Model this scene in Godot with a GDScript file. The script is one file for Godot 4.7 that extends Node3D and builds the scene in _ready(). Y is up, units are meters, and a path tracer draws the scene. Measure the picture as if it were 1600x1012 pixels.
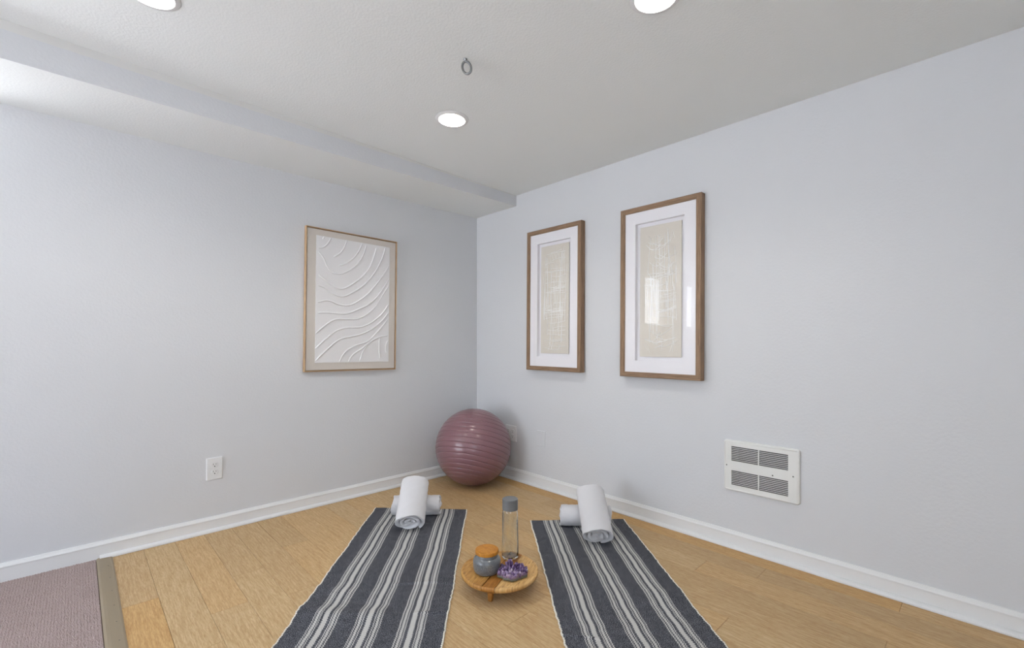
extends Node3D
# A corner of a small yoga room. Corner of the two walls at the origin; back wall on z = 0, right wall on x = 0; the room lies at x < 0, z > 0.

const CEIL_Y := 2.135          # ceiling height at the right wall
const CEIL_K := 0.0245         # the old ceiling rises by this much per metre away from the right wall
const SOFFIT_Y := 2.057
const SOFFIT_Z := 0.468
const ROOM_W := 5.6            # room size along x
const ROOM_D := 4.0            # room size along z
const WT := 0.14               # wall thickness

var rng := RandomNumberGenerator.new()
var M := {}

# ---------------------------------------------------------------- mesh building
class MB:
	var v := PackedVector3Array()
	var uv := PackedVector2Array()
	var idx := PackedInt32Array()
	func shell(verts: PackedVector3Array, ids: PackedInt32Array, uvs := PackedVector2Array(), closed := true) -> void:
		# one closed shell; turned so that its faces look outwards (Godot: clockwise)
		var base := v.size()
		var flip := false
		if closed:
			var c := Vector3.ZERO
			for p in verts:
				c += p
			c /= verts.size()
			var vol := 0.0
			for i in range(0, ids.size(), 3):
				vol += (verts[ids[i]] - c).dot((verts[ids[i + 1]] - c).cross(verts[ids[i + 2]] - c))
			flip = vol > 0.0
		v.append_array(verts)
		if uvs.size() == verts.size():
			uv.append_array(uvs)
		else:
			for p in verts:
				uv.append(Vector2(p.x, p.z))
		for i in range(0, ids.size(), 3):
			idx.append(base + ids[i])
			idx.append(base + (ids[i + 2] if flip else ids[i + 1]))
			idx.append(base + (ids[i + 1] if flip else ids[i + 2]))
	func poly(pts: Array, inside: Vector3, uvs: Array = []) -> void:
		# one flat convex polygon that looks away from the point inside
		var c := Vector3.ZERO
		for p in pts:
			c += p
		c /= pts.size()
		var n := Vector3.ZERO
		for i in pts.size():
			n += (pts[i] - c).cross(pts[(i + 1) % pts.size()] - c)
		var out := n.dot(c - inside) > 0.0
		var base := v.size()
		for i in pts.size():
			v.append(pts[i])
			uv.append(uvs[i] if uvs.size() > i else Vector2(pts[i].x + pts[i].y, pts[i].z))
		for i in range(1, pts.size() - 1):
			idx.append(base)
			idx.append(base + (i + 1 if out else i))
			idx.append(base + (i if out else i + 1))
	func box(c: Vector3, s: Vector3, b := 0.0, t := Basis.IDENTITY) -> void:
		var h := s / 2.0
		b = minf(b, minf(h.x, minf(h.y, h.z)) * 0.98)
		var axes := [Vector3(1, 0, 0), Vector3(0, 1, 0), Vector3(0, 0, 1)]
		for a in 3:
			var p: Vector3 = axes[a]
			var q: Vector3 = axes[(a + 1) % 3]
			var r: Vector3 = axes[(a + 2) % 3]
			for sg in [-1.0, 1.0]:
				var o: Vector3 = p * (p.dot(h) * sg)
				var e: Vector3 = q * (q.dot(h) - b)
				var f: Vector3 = r * (r.dot(h) - b)
				poly([c + t * (o + e + f), c + t * (o - e + f), c + t * (o - e - f), c + t * (o + e - f)], c)
			if b > 0.0:
				for sq in [-1.0, 1.0]:
					for sr in [-1.0, 1.0]:
						var k: Vector3 = p * (p.dot(h) - b)
						var e1: Vector3 = q * (q.dot(h) * sq) + r * ((r.dot(h) - b) * sr)
						var e2: Vector3 = q * ((q.dot(h) - b) * sq) + r * (r.dot(h) * sr)
						poly([c + t * (e1 + k), c + t * (e2 + k), c + t * (e2 - k), c + t * (e1 - k)], c)
		if b > 0.0:
			for x in [-1.0, 1.0]:
				for y in [-1.0, 1.0]:
					for z in [-1.0, 1.0]:
						var d := Vector3(x, y, z)
						poly([c + t * (d * Vector3(h.x, h.y - b, h.z - b)), c + t * (d * Vector3(h.x - b, h.y, h.z - b)), c + t * (d * Vector3(h.x - b, h.y - b, h.z))], c)
	func loft(rings: Array, caps := true, closed_path := false) -> void:
		# rings of the same number of points; each ring is a closed loop
		var n: int = rings[0].size()
		var m := rings.size()
		var verts := PackedVector3Array()
		var uvs := PackedVector2Array()
		for j in m:
			for i in n:
				verts.append(rings[j][i])
				uvs.append(Vector2(float(i) / n, float(j) / maxi(m - 1, 1)))
		var ids := PackedInt32Array()
		for j in (m if closed_path else m - 1):
			for i in n:
				var a := j * n + i
				var b := j * n + (i + 1) % n
				var c := ((j + 1) % m) * n + i
				var d := ((j + 1) % m) * n + (i + 1) % n
				ids.append_array([a, b, d, a, d, c])
		if caps and not closed_path:
			for e in 2:
				var at := 0 if e == 0 else (m - 1) * n
				var base := verts.size()
				var mid := Vector3.ZERO
				for i in n:
					mid += verts[at + i]
					verts.append(verts[at + i])
					uvs.append(Vector2(0.5, 0.5))
				verts.append(mid / n)
				uvs.append(Vector2(0.5, 0.5))
				for i in n:
					if e == 0:
						ids.append_array([base + n, base + (i + 1) % n, base + i])
					else:
						ids.append_array([base + n, base + i, base + (i + 1) % n])
		shell(verts, ids, uvs)
	func lathe(profile: Array, segs: int, c: Vector3, t := Basis.IDENTITY) -> void:
		# profile: Vector2(radius, height) from one end of the axis to the other; a doubled point makes a crisp edge
		var verts := PackedVector3Array()
		var uvs := PackedVector2Array()
		var m := profile.size()
		for j in m:
			for i in segs + 1:
				var a := TAU * i / segs
				verts.append(c + t * Vector3(profile[j].x * cos(a), profile[j].y, profile[j].x * sin(a)))
				uvs.append(Vector2(float(i) / segs, float(j) / (m - 1)))
		var ids := PackedInt32Array()
		for j in m - 1:
			if profile[j].is_equal_approx(profile[j + 1]):
				continue
			for i in segs:
				var a := j * (segs + 1) + i
				var b := a + segs + 1
				if profile[j].x > 1e-6:
					ids.append_array([a, a + 1, b + 1])
				if profile[j + 1].x > 1e-6:
					ids.append_array([a, b + 1, b])
		shell(verts, ids, uvs)
	func tube(path: Array, r: float, n := 6, closed_path := false, taper := false) -> void:
		var rings := []
		var up := Vector3(0.13, 0.97, 0.21).normalized()
		for j in path.size():
			var prev: Vector3 = path[(j - 1 + path.size()) % path.size()] if closed_path else path[maxi(j - 1, 0)]
			var next: Vector3 = path[(j + 1) % path.size()] if closed_path else path[mini(j + 1, path.size() - 1)]
			var d := (next - prev).normalized()
			var s := d.cross(up)
			if s.length() < 0.05:
				s = d.cross(Vector3(1, 0, 0))
			s = s.normalized()
			up = s.cross(d).normalized()
			var rr := r * (0.25 if taper and (j == 0 or j == path.size() - 1) else 1.0)
			var ring := []
			for i in n:
				var a := TAU * i / n
				ring.append(path[j] + s * cos(a) * rr + up * sin(a) * rr)
			rings.append(ring)
		loft(rings, true, closed_path)
	func prism(outline: Array, from: Vector3, to: Vector3, ax: Vector3, ay: Vector3) -> void:
		# a convex or mildly concave 2D profile swept straight, flat faces
		var c := Vector3.ZERO
		var a := []
		var b := []
		for p in outline:
			a.append(from + ax * p.x + ay * p.y)
			b.append(to + ax * p.x + ay * p.y)
		for p in a + b:
			c += p
		c /= a.size() * 2
		var area := 0.0
		for i in outline.size():
			var p: Vector2 = outline[i]
			var q: Vector2 = outline[(i + 1) % outline.size()]
			area += p.cross(q)
		var length := (to - from).length()
		for i in outline.size():
			var k := (i + 1) % outline.size()
			var e: Vector2 = outline[k] - outline[i]
			var n := Vector2(e.y, -e.x) * signf(area)
			var nn := (ax * n.x + ay * n.y).normalized()
			var mid: Vector3 = (a[i] + b[k]) / 2.0
			poly([a[i], a[k], b[k], b[i]], mid - nn, [Vector2(0, 0), Vector2(e.length(), 0), Vector2(e.length(), length), Vector2(0, length)])
		poly(a, c)
		poly(b, c)
	func commit() -> ArrayMesh:
		var nrm := PackedVector3Array()
		nrm.resize(v.size())
		for i in range(0, idx.size(), 3):
			var a := v[idx[i]]
			var n := (v[idx[i + 2]] - a).cross(v[idx[i + 1]] - a)
			for k in 3:
				nrm[idx[i + k]] += n
		for i in nrm.size():
			nrm[i] = nrm[i].normalized() if nrm[i].length_squared() > 0.0 else Vector3.UP
		var arrays := []
		arrays.resize(Mesh.ARRAY_MAX)
		arrays[Mesh.ARRAY_VERTEX] = v
		arrays[Mesh.ARRAY_NORMAL] = nrm
		arrays[Mesh.ARRAY_TEX_UV] = uv
		arrays[Mesh.ARRAY_INDEX] = idx
		var m := ArrayMesh.new()
		m.add_surface_from_arrays(Mesh.PRIMITIVE_TRIANGLES, arrays)
		return m

# ---------------------------------------------------------------- nodes
func inst(called: String, mesh: Mesh, m: Material, parent: Node3D = self) -> MeshInstance3D:
	var o := MeshInstance3D.new()
	o.name = called
	o.mesh = mesh
	o.material_override = m
	parent.add_child(o, true)
	return o

func put(called: String, b: MB, m: Material, parent: Node3D = self) -> MeshInstance3D:
	return inst(called, b.commit(), m, parent)

func thing(called: String, label: String, category: String, at := Vector3.ZERO, turn := 0.0, group := "") -> Node3D:
	var o := Node3D.new()
	o.name = called
	add_child(o, true)
	o.position = at
	o.rotation.y = turn
	tag(o, label, category, group)
	return o

func tag(o: Node3D, label: String, category: String, group := "") -> void:
	o.set_meta("label", label)
	o.set_meta("category", category)
	if group:
		o.set_meta("group", group)

func structure(o: Node3D, label: String, category: String) -> Node3D:
	o.set_meta("kind", "structure")
	tag(o, label, category)
	return o

func shell_node(called: String, label: String, category: String) -> Node3D:
	var o := Node3D.new()
	o.name = called
	add_child(o, true)
	return structure(o, label, category)

# ---------------------------------------------------------------- materials
func mat(c: Color, rough := 0.6, metal := 0.0, spec := 0.5) -> StandardMaterial3D:
	var m := StandardMaterial3D.new()
	m.albedo_color = c
	m.roughness = rough
	m.metallic = metal
	m.metallic_specular = spec
	return m

func c8(r: float, g: float, b: float) -> Color:
	return Color(r / 255.0, g / 255.0, b / 255.0)

func noise(s: int, freq: float, octaves := 3) -> FastNoiseLite:
	var n := FastNoiseLite.new()
	n.seed = s
	n.noise_type = FastNoiseLite.TYPE_SIMPLEX_SMOOTH
	n.frequency = freq
	n.fractal_octaves = octaves
	return n

func bump_texture(s: int, size: int, freq: float, octaves: int, strength: float) -> ImageTexture:
	var im := noise(s, freq, octaves).get_seamless_image(size, size)
	im.convert(Image.FORMAT_L8)
	im.bump_map_to_normal_map(strength)
	return ImageTexture.create_from_image(im)

func with_bump(m: StandardMaterial3D, t: Texture2D, per_metre: float, amount: float) -> StandardMaterial3D:
	m.normal_enabled = true
	m.normal_texture = t
	m.normal_scale = amount
	m.uv1_triplanar = true
	m.uv1_world_triplanar = true
	m.uv1_scale = Vector3.ONE * per_metre
	return m

func bytes_texture(w: int, h: int, f: Callable) -> ImageTexture:
	var d := PackedByteArray()
	d.resize(w * h * 3)
	var k := 0
	for y in h:
		for x in w:
			var c: Color = f.call(x, y)
			d[k] = int(clampf(c.r, 0, 1) * 255.0)
			d[k + 1] = int(clampf(c.g, 0, 1) * 255.0)
			d[k + 2] = int(clampf(c.b, 0, 1) * 255.0)
			k += 3
	return ImageTexture.create_from_image(Image.create_from_data(w, h, false, Image.FORMAT_RGB8, d))

func wood_texture(s: int, w: int, h: int, across: float, along: float, light: Color, dark: Color, fleck: Color, fleck_share: float) -> ImageTexture:
	# fibres run along v; across and along are noise cells per pixel
	var fine := noise(s, 1.0, 2)
	var broad := noise(s + 7, 1.0, 2)
	var spots := noise(s + 13, 1.0, 2)
	return bytes_texture(w, h, func(x: int, y: int) -> Color:
		var a := fine.get_noise_2d(x * across, y * along)
		var b := broad.get_noise_2d(x * across * 0.16 + 40.0, y * along * 0.3)
		var c := spots.get_noise_2d(x * across * 0.7, y * along * 1.3 + 90.0)
		var k := clampf(0.45 + a * 0.55 + b * 0.45, 0.0, 1.0)
		var out := light.lerp(dark, k)
		return out.lerp(fleck, clampf((c - 0.32) * 3.0, 0.0, 1.0) * fleck_share))

func make_materials() -> void:
	var peel := bump_texture(3, 512, 0.035, 3, 5.0)
	M.wall = with_bump(mat(c8(214, 216, 219), 0.62, 0.0, 0.35), peel, 3.2, 0.15)
	M.ceiling = with_bump(mat(c8(236, 239, 238), 0.85, 0.0, 0.3), bump_texture(5, 512, 0.05, 4, 6.0), 3.0, 0.16)
	M.band = mat(c8(219, 219, 217), 0.85, 0.0, 0.3)
	M.trim = mat(c8(229, 230, 230), 0.38)
	M.gap = mat(c8(30, 26, 22), 0.9)
	M.subfloor = mat(c8(96, 72, 48), 0.9)
	M.plastic = mat(c8(226, 227, 228), 0.4)
	M.enamel = mat(c8(228, 229, 226), 0.35)
	M.louver = mat(c8(222, 223, 221), 0.45)
	M.can = mat(c8(74, 74, 75), 0.5, 0.3)
	M.slot = mat(c8(34, 33, 32), 0.7)
	M.steel = mat(c8(140, 142, 144), 0.38, 0.9)
	M.screw = mat(c8(120, 118, 112), 0.4, 0.7)
	M.threshold = mat(c8(148, 133, 110), 0.45)
	# strand bamboo: one sheet of fibres, a few plank tones
	var bamboo := wood_texture(21, 1024, 1024, 0.33, 0.04, c8(213, 188, 147), c8(181, 149, 106), c8(156, 108, 60), 0.6)
	M.planks = []
	for tone in [c8(252, 250, 247), c8(248, 244, 239), c8(255, 248, 238), c8(244, 239, 232), c8(255, 240, 214)]:
		var p := mat(tone, 0.48, 0.0, 0.36)
		p.albedo_texture = bamboo
		M.planks.append(p)
	# oak-brown picture frames
	M.frame_wood = mat(c8(255, 255, 255), 0.6)
	M.frame_wood.albedo_texture = wood_texture(33, 256, 512, 0.22, 0.02, c8(164, 134, 106), c8(116, 92, 70), c8(92, 72, 54), 0.5)
	M.blond_wood = mat(c8(255, 255, 255), 0.55)
	M.blond_wood.albedo_texture = wood_texture(34, 128, 512, 0.2, 0.02, c8(203, 172, 136), c8(172, 138, 100), c8(150, 116, 82), 0.3)
	M.tray_boards = []
	var tones := [[c8(204, 158, 88), c8(164, 112, 50)], [c8(180, 124, 54), c8(136, 84, 30)], [c8(226, 186, 124), c8(192, 144, 82)]]
	for i in 3:
		var t := mat(c8(255, 255, 255), 0.5)
		t.albedo_texture = wood_texture(41 + i, 256, 256, 0.16, 0.025, tones[i][0], tones[i][1], c8(112, 68, 26), 0.4)
		M.tray_boards.append(t)
	M.lid_wood = mat(c8(255, 255, 255), 0.45)
	M.lid_wood.albedo_texture = wood_texture(47, 256, 256, 0.12, 0.02, c8(206, 142, 46), c8(178, 112, 28), c8(150, 86, 18), 0.3)
	M.mat_board = mat(c8(238, 237, 241), 0.9)
	M.cream = with_bump(mat(c8(217, 211, 200), 0.9), bump_texture(52, 256, 0.06, 4, 4.0), 12.0, 0.4)
	M.thread = mat(c8(246, 246, 243), 0.8)
	M.plaster = with_bump(mat(c8(232, 231, 232), 0.9), bump_texture(53, 512, 0.08, 4, 5.0), 8.0, 0.35)
	M.linen = with_bump(mat(c8(211, 204, 196), 0.92), bump_texture(54, 256, 0.2, 2, 5.0), 10.0, 0.3)
	M.glazing = mat(Color(1, 1, 1, 0.04), 0.02)
	M.glazing.transparency = BaseMaterial3D.TRANSPARENCY_ALPHA
	M.ball = mat(c8(132, 95, 102), 0.3, 0.0, 0.5)
	M.ball.clearcoat_enabled = true
	M.ball.clearcoat = 0.5
	M.ball.clearcoat_roughness = 0.16
	M.towel = with_bump(mat(c8(226, 225, 227), 0.95, 0.0, 0.2), bump_texture(61, 512, 0.12, 3, 8.0), 14.0, 0.8)
	M.towel.rim_enabled = true
	M.towel.rim = 0.3
	M.stitch = mat(c8(226, 222, 210), 0.9)
	M.cap = mat(c8(116, 118, 120), 0.45, 0.25)
	M.glass = mat(Color(0.99, 1.0, 1.0, 0.0), 0.0)
	M.glass.refraction_enabled = true
	M.glass.refraction_scale = 0.05
	var glaze := noise(71, 0.16, 3)
	M.glaze = mat(c8(255, 255, 255), 0.28)
	M.glaze.albedo_texture = bytes_texture(256, 128, func(x: int, y: int) -> Color:
		var k := clampf(0.5 + glaze.get_noise_2d(x * 2.0, y * 2.0) * 0.9, 0.0, 1.0)
		return c8(82, 86, 89).lerp(c8(136, 139, 141), k))
	M.glaze.clearcoat_enabled = true
	M.glaze.clearcoat = 0.7
	M.glaze.clearcoat_roughness = 0.12
	M.rock = with_bump(mat(c8(118, 118, 104), 0.85), bump_texture(75, 256, 0.09, 4, 8.0), 30.0, 1.0)
	M.crust = with_bump(mat(c8(138, 114, 138), 0.6), bump_texture(76, 256, 0.12, 4, 8.0), 30.0, 1.0)
	M.crystals = []
	for c in [c8(84, 62, 102), c8(104, 80, 122), c8(132, 108, 146), c8(68, 48, 84), c8(166, 146, 168)]:
		var q := mat(c, 0.15)
		q.clearcoat_enabled = true
		q.clearcoat = 0.6
		q.clearcoat_roughness = 0.1
		M.crystals.append(q)
	# looped carpet
	var loop := noise(81, 0.9, 2)
	M.carpet = mat(c8(255, 255, 255), 0.97, 0.0, 0.15)
	M.carpet.albedo_texture = bytes_texture(512, 512, func(x: int, y: int) -> Color:
		var k := clampf(0.5 + loop.get_noise_2d(x * 0.6, y * 0.6) * 1.3, 0.0, 1.0)
		return c8(146, 128, 126).lerp(c8(194, 178, 174), k))
	M.rug = mat(c8(255, 255, 255), 0.95, 0.0, 0.15)
	M.rug.albedo_texture = rug_texture()
	M.lens = mat(c8(255, 252, 240), 0.5)
	M.lens.emission_enabled = true
	M.lens.emission = c8(255, 249, 232)
	M.lens.emission_energy_multiplier = 7.0
	M.baffle = mat(c8(244, 243, 240), 0.45)

func rug_texture() -> ImageTexture:
	# three groups of cream stripes on charcoal; stripes step thread by thread along the weave
	var w := 448
	var h := 1400
	var flecks := noise(91, 0.9, 1)
	var shade := noise(92, 0.03, 2)
	var bands := [[0.0, 0.045], [0.1, 0.2], [0.245, 0.285], [0.4, 0.6], [0.715, 0.755], [0.8, 0.9], [0.955, 1.0]]
	return bytes_texture(w, h, func(x: int, y: int) -> Color:
		var step_ := 1.0 if (y / 4) % 2 == 0 else -1.0
		var u := (x + step_) / w
		var cream := 0.0
		for g in 3:
			var t := (u - (0.13 + g * 0.2875)) / 0.165
			if t < -0.02 or t > 1.02:
				continue
			for b in bands:
				if t >= b[0] and t <= b[1]:
					cream = 1.0
		var f := flecks.get_noise_2d(x * 0.42, y * 0.6)
		var s := shade.get_noise_2d(x, y)
		if cream > 0.5:
			return c8(208, 206, 202).lerp(c8(176, 175, 172), clampf(0.5 + f * 0.9, 0.0, 1.0))
		var k := clampf(f * 1.7 + 0.08, 0.0, 1.0)
		return c8(48, 49, 55).lerp(c8(152, 154, 160), k) * (1.0 + 0.1 * s))

# ---------------------------------------------------------------- scene
func _ready() -> void:
	rng.seed = 12
	var cam := Camera3D.new()
	cam.name = "camera"
	cam.near = 0.05
	cam.far = 60.0
	cam.projection = Camera3D.PROJECTION_FRUSTUM
	cam.size = 1012.0 / 714.0 * cam.near
	cam.frustum_offset = Vector2(0.0, 29.0 / 714.0 * cam.near)
	cam.position = Vector3(-2.401, 1.03, 2.935)
	cam.rotation_degrees = Vector3(0, -43.687, 0)
	add_child(cam)
	cam.current = true

	var env := Environment.new()
	env.background_mode = Environment.BG_SKY
	var sky := Sky.new()
	var sm := ProceduralSkyMaterial.new()
	sm.sky_top_color = Color(0.80, 0.86, 0.95)
	sm.sky_horizon_color = Color(0.95, 0.96, 0.97)
	sm.ground_horizon_color = Color(0.97, 0.98, 1.0)
	sm.ground_bottom_color = Color(0.95, 0.96, 0.98)
	sm.ground_energy_multiplier = 1.15
	sm.sun_angle_max = 0.0
	sky.sky_material = sm
	env.sky = sky
	env.background_energy_multiplier = 7.7
	env.tonemap_mode = Environment.TONE_MAPPER_LINEAR
	env.tonemap_exposure = 1.02
	env.sdfgi_enabled = true
	env.ssao_enabled = true
	env.ssil_enabled = true
	var we := WorldEnvironment.new()
	we.name = "environment"
	we.environment = env
	add_child(we)

	make_materials()
	build_shell()
	build_floor()
	build_trim()
	build_windows()
	build_pictures()
	build_heater()
	build_wall_plates()
	build_ceiling_fixtures()
	build_ball()
	build_rugs()
	build_towels()
	build_tray()

func ceiling_y(x: float) -> float:
	return CEIL_Y - CEIL_K * x

# openings in walls: [from, to, bottom, top] along the wall
const HEATER_HOLE := [[2.022, 2.305, 0.305, 0.522]]   # recess behind the heater grille
const WIN_BACK := [[-3.34, -2.74, 1.28, 1.96], [-4.3, -3.86, 1.28, 1.96]]
const WIN_LEFT := [[0.12, 2.0, 0.06, 2.03]]
const ADDED_WIN_FRONT := [[-3.75, -2.55, 0.7, 1.75]]  # added opening behind the camera, brings fill daylight onto the back wall

func wall_boxes(b: MB, from: float, to: float, top: float, holes: Array, place: Callable) -> void:
	# place(along0, along1, y0, y1) adds a box
	var at := from
	for h in holes:
		place.call(at, h[0], -0.1, top)
		place.call(h[0], h[1], -0.1, h[2])
		place.call(h[0], h[1], h[3], top)
		at = h[1]
	place.call(at, to, -0.1, top)

func build_shell() -> void:
	var top := 2.42
	var b := MB.new()
	var holes := WIN_BACK.duplicate()
	holes.reverse()
	wall_boxes(b, -ROOM_W, 0.0, top, holes, func(p: float, q: float, y0: float, y1: float) -> void:
		b.box(Vector3((p + q) / 2, (y0 + y1) / 2, -WT / 2), Vector3(q - p, y1 - y0, WT)))
	structure(put("wall_back", b, M.wall), "pale grey painted wall under the dropped soffit", "wall")
	b = MB.new()
	wall_boxes(b, -WT, ROOM_D + WT, top, HEATER_HOLE, func(p: float, q: float, y0: float, y1: float) -> void:
		b.box(Vector3(WT / 2, (y0 + y1) / 2, (p + q) / 2), Vector3(WT, y1 - y0, q - p)))
	structure(put("wall_right", b, M.wall), "pale grey painted wall with two tall framed prints", "wall")
	b = MB.new()
	wall_boxes(b, -WT, ROOM_D + WT, top, WIN_LEFT, func(p: float, q: float, y0: float, y1: float) -> void:
		b.box(Vector3(-ROOM_W - WT / 2, (y0 + y1) / 2, (p + q) / 2), Vector3(WT, y1 - y0, q - p)))
	structure(put("wall_left", b, M.wall), "pale grey painted wall with a wide window", "wall")
	b = MB.new()
	wall_boxes(b, -ROOM_W, 0.0, top, ADDED_WIN_FRONT, func(p: float, q: float, y0: float, y1: float) -> void:
		b.box(Vector3((p + q) / 2, (y0 + y1) / 2, ROOM_D + WT / 2), Vector3(q - p, y1 - y0, WT)))
	structure(put("wall_front", b, M.wall), "pale grey painted wall facing the soffit wall", "wall")
	# ceiling slab with round holes for the downlights
	var slab := CSGBox3D.new()
	slab.name = "ceiling"
	slab.size = Vector3(ROOM_W + 0.3, 0.1, ROOM_D + 0.3)
	slab.material = M.ceiling
	slab.rotation.z = -atan(CEIL_K)
	slab.position = Vector3(-ROOM_W / 2, ceiling_y(-ROOM_W / 2) + 0.05 / cos(atan(CEIL_K)), ROOM_D / 2)
	add_child(slab)
	for l in LAMPS:
		var hole := CSGCylinder3D.new()
		hole.name = "lamp_hole"
		hole.operation = CSGShape3D.OPERATION_SUBTRACTION
		hole.radius = 0.071
		hole.height = 0.4
		hole.sides = 48
		hole.material = M.ceiling
		slab.add_child(hole, true)
		hole.position = slab.transform.affine_inverse() * Vector3(l.x, ceiling_y(l.x), l.y)
	structure(slab, "white textured ceiling with recessed lights", "ceiling")
	# dropped soffit along the back wall: painted like the wall below a paint line, like the ceiling above it and underneath
	var s := shell_node("soffit", "dropped ceiling soffit running along the back wall", "soffit")
	var w := ROOM_W
	b = MB.new()
	var inside := Vector3(-w / 2, SOFFIT_Y + 0.03, SOFFIT_Z / 2)
	b.box(Vector3(-w / 2, SOFFIT_Y + 0.006, (SOFFIT_Z - 0.0015) / 2), Vector3(w, 0.012, SOFFIT_Z - 0.0015))
	put("soffit_underside", b, M.ceiling, s)
	b = MB.new()
	var l0 := SOFFIT_Y
	var yr := 2.131
	var yl := 2.133 + 0.012 * w
	var z0 := SOFFIT_Z - 0.0015
	var z1 := SOFFIT_Z
	var f := [Vector3(0, l0, z1), Vector3(0, yr, z1), Vector3(-w, yl, z1), Vector3(-w, l0, z1)]
	var back := []
	for p in f:
		back.append(Vector3(p.x, p.y, z0))
	inside = Vector3(-w / 2, 2.08, SOFFIT_Z - 0.0008)
	b.poly(f, inside)
	b.poly(back, inside)
	for i in 4:
		b.poly([f[i], f[(i + 1) % 4], back[(i + 1) % 4], back[i]], inside)
	put("soffit_face", b, M.wall, s)
	b = MB.new()
	f = [Vector3(0, yr, z1 - 0.0004), Vector3(0, ceiling_y(0) + 0.02, z1 - 0.0004), Vector3(-w, ceiling_y(-w) + 0.02, z1 - 0.0004), Vector3(-w, yl, z1 - 0.0004)]
	back = []
	for p in f:
		back.append(Vector3(p.x, p.y, z0))
	inside = Vector3(-w / 2, 2.18, SOFFIT_Z - 0.0012)
	b.poly(f, inside)
	b.poly(back, inside)
	for i in 4:
		b.poly([f[i], f[(i + 1) % 4], back[(i + 1) % 4], back[i]], inside)
	put("soffit_upper_band", b, M.band, s)

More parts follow.
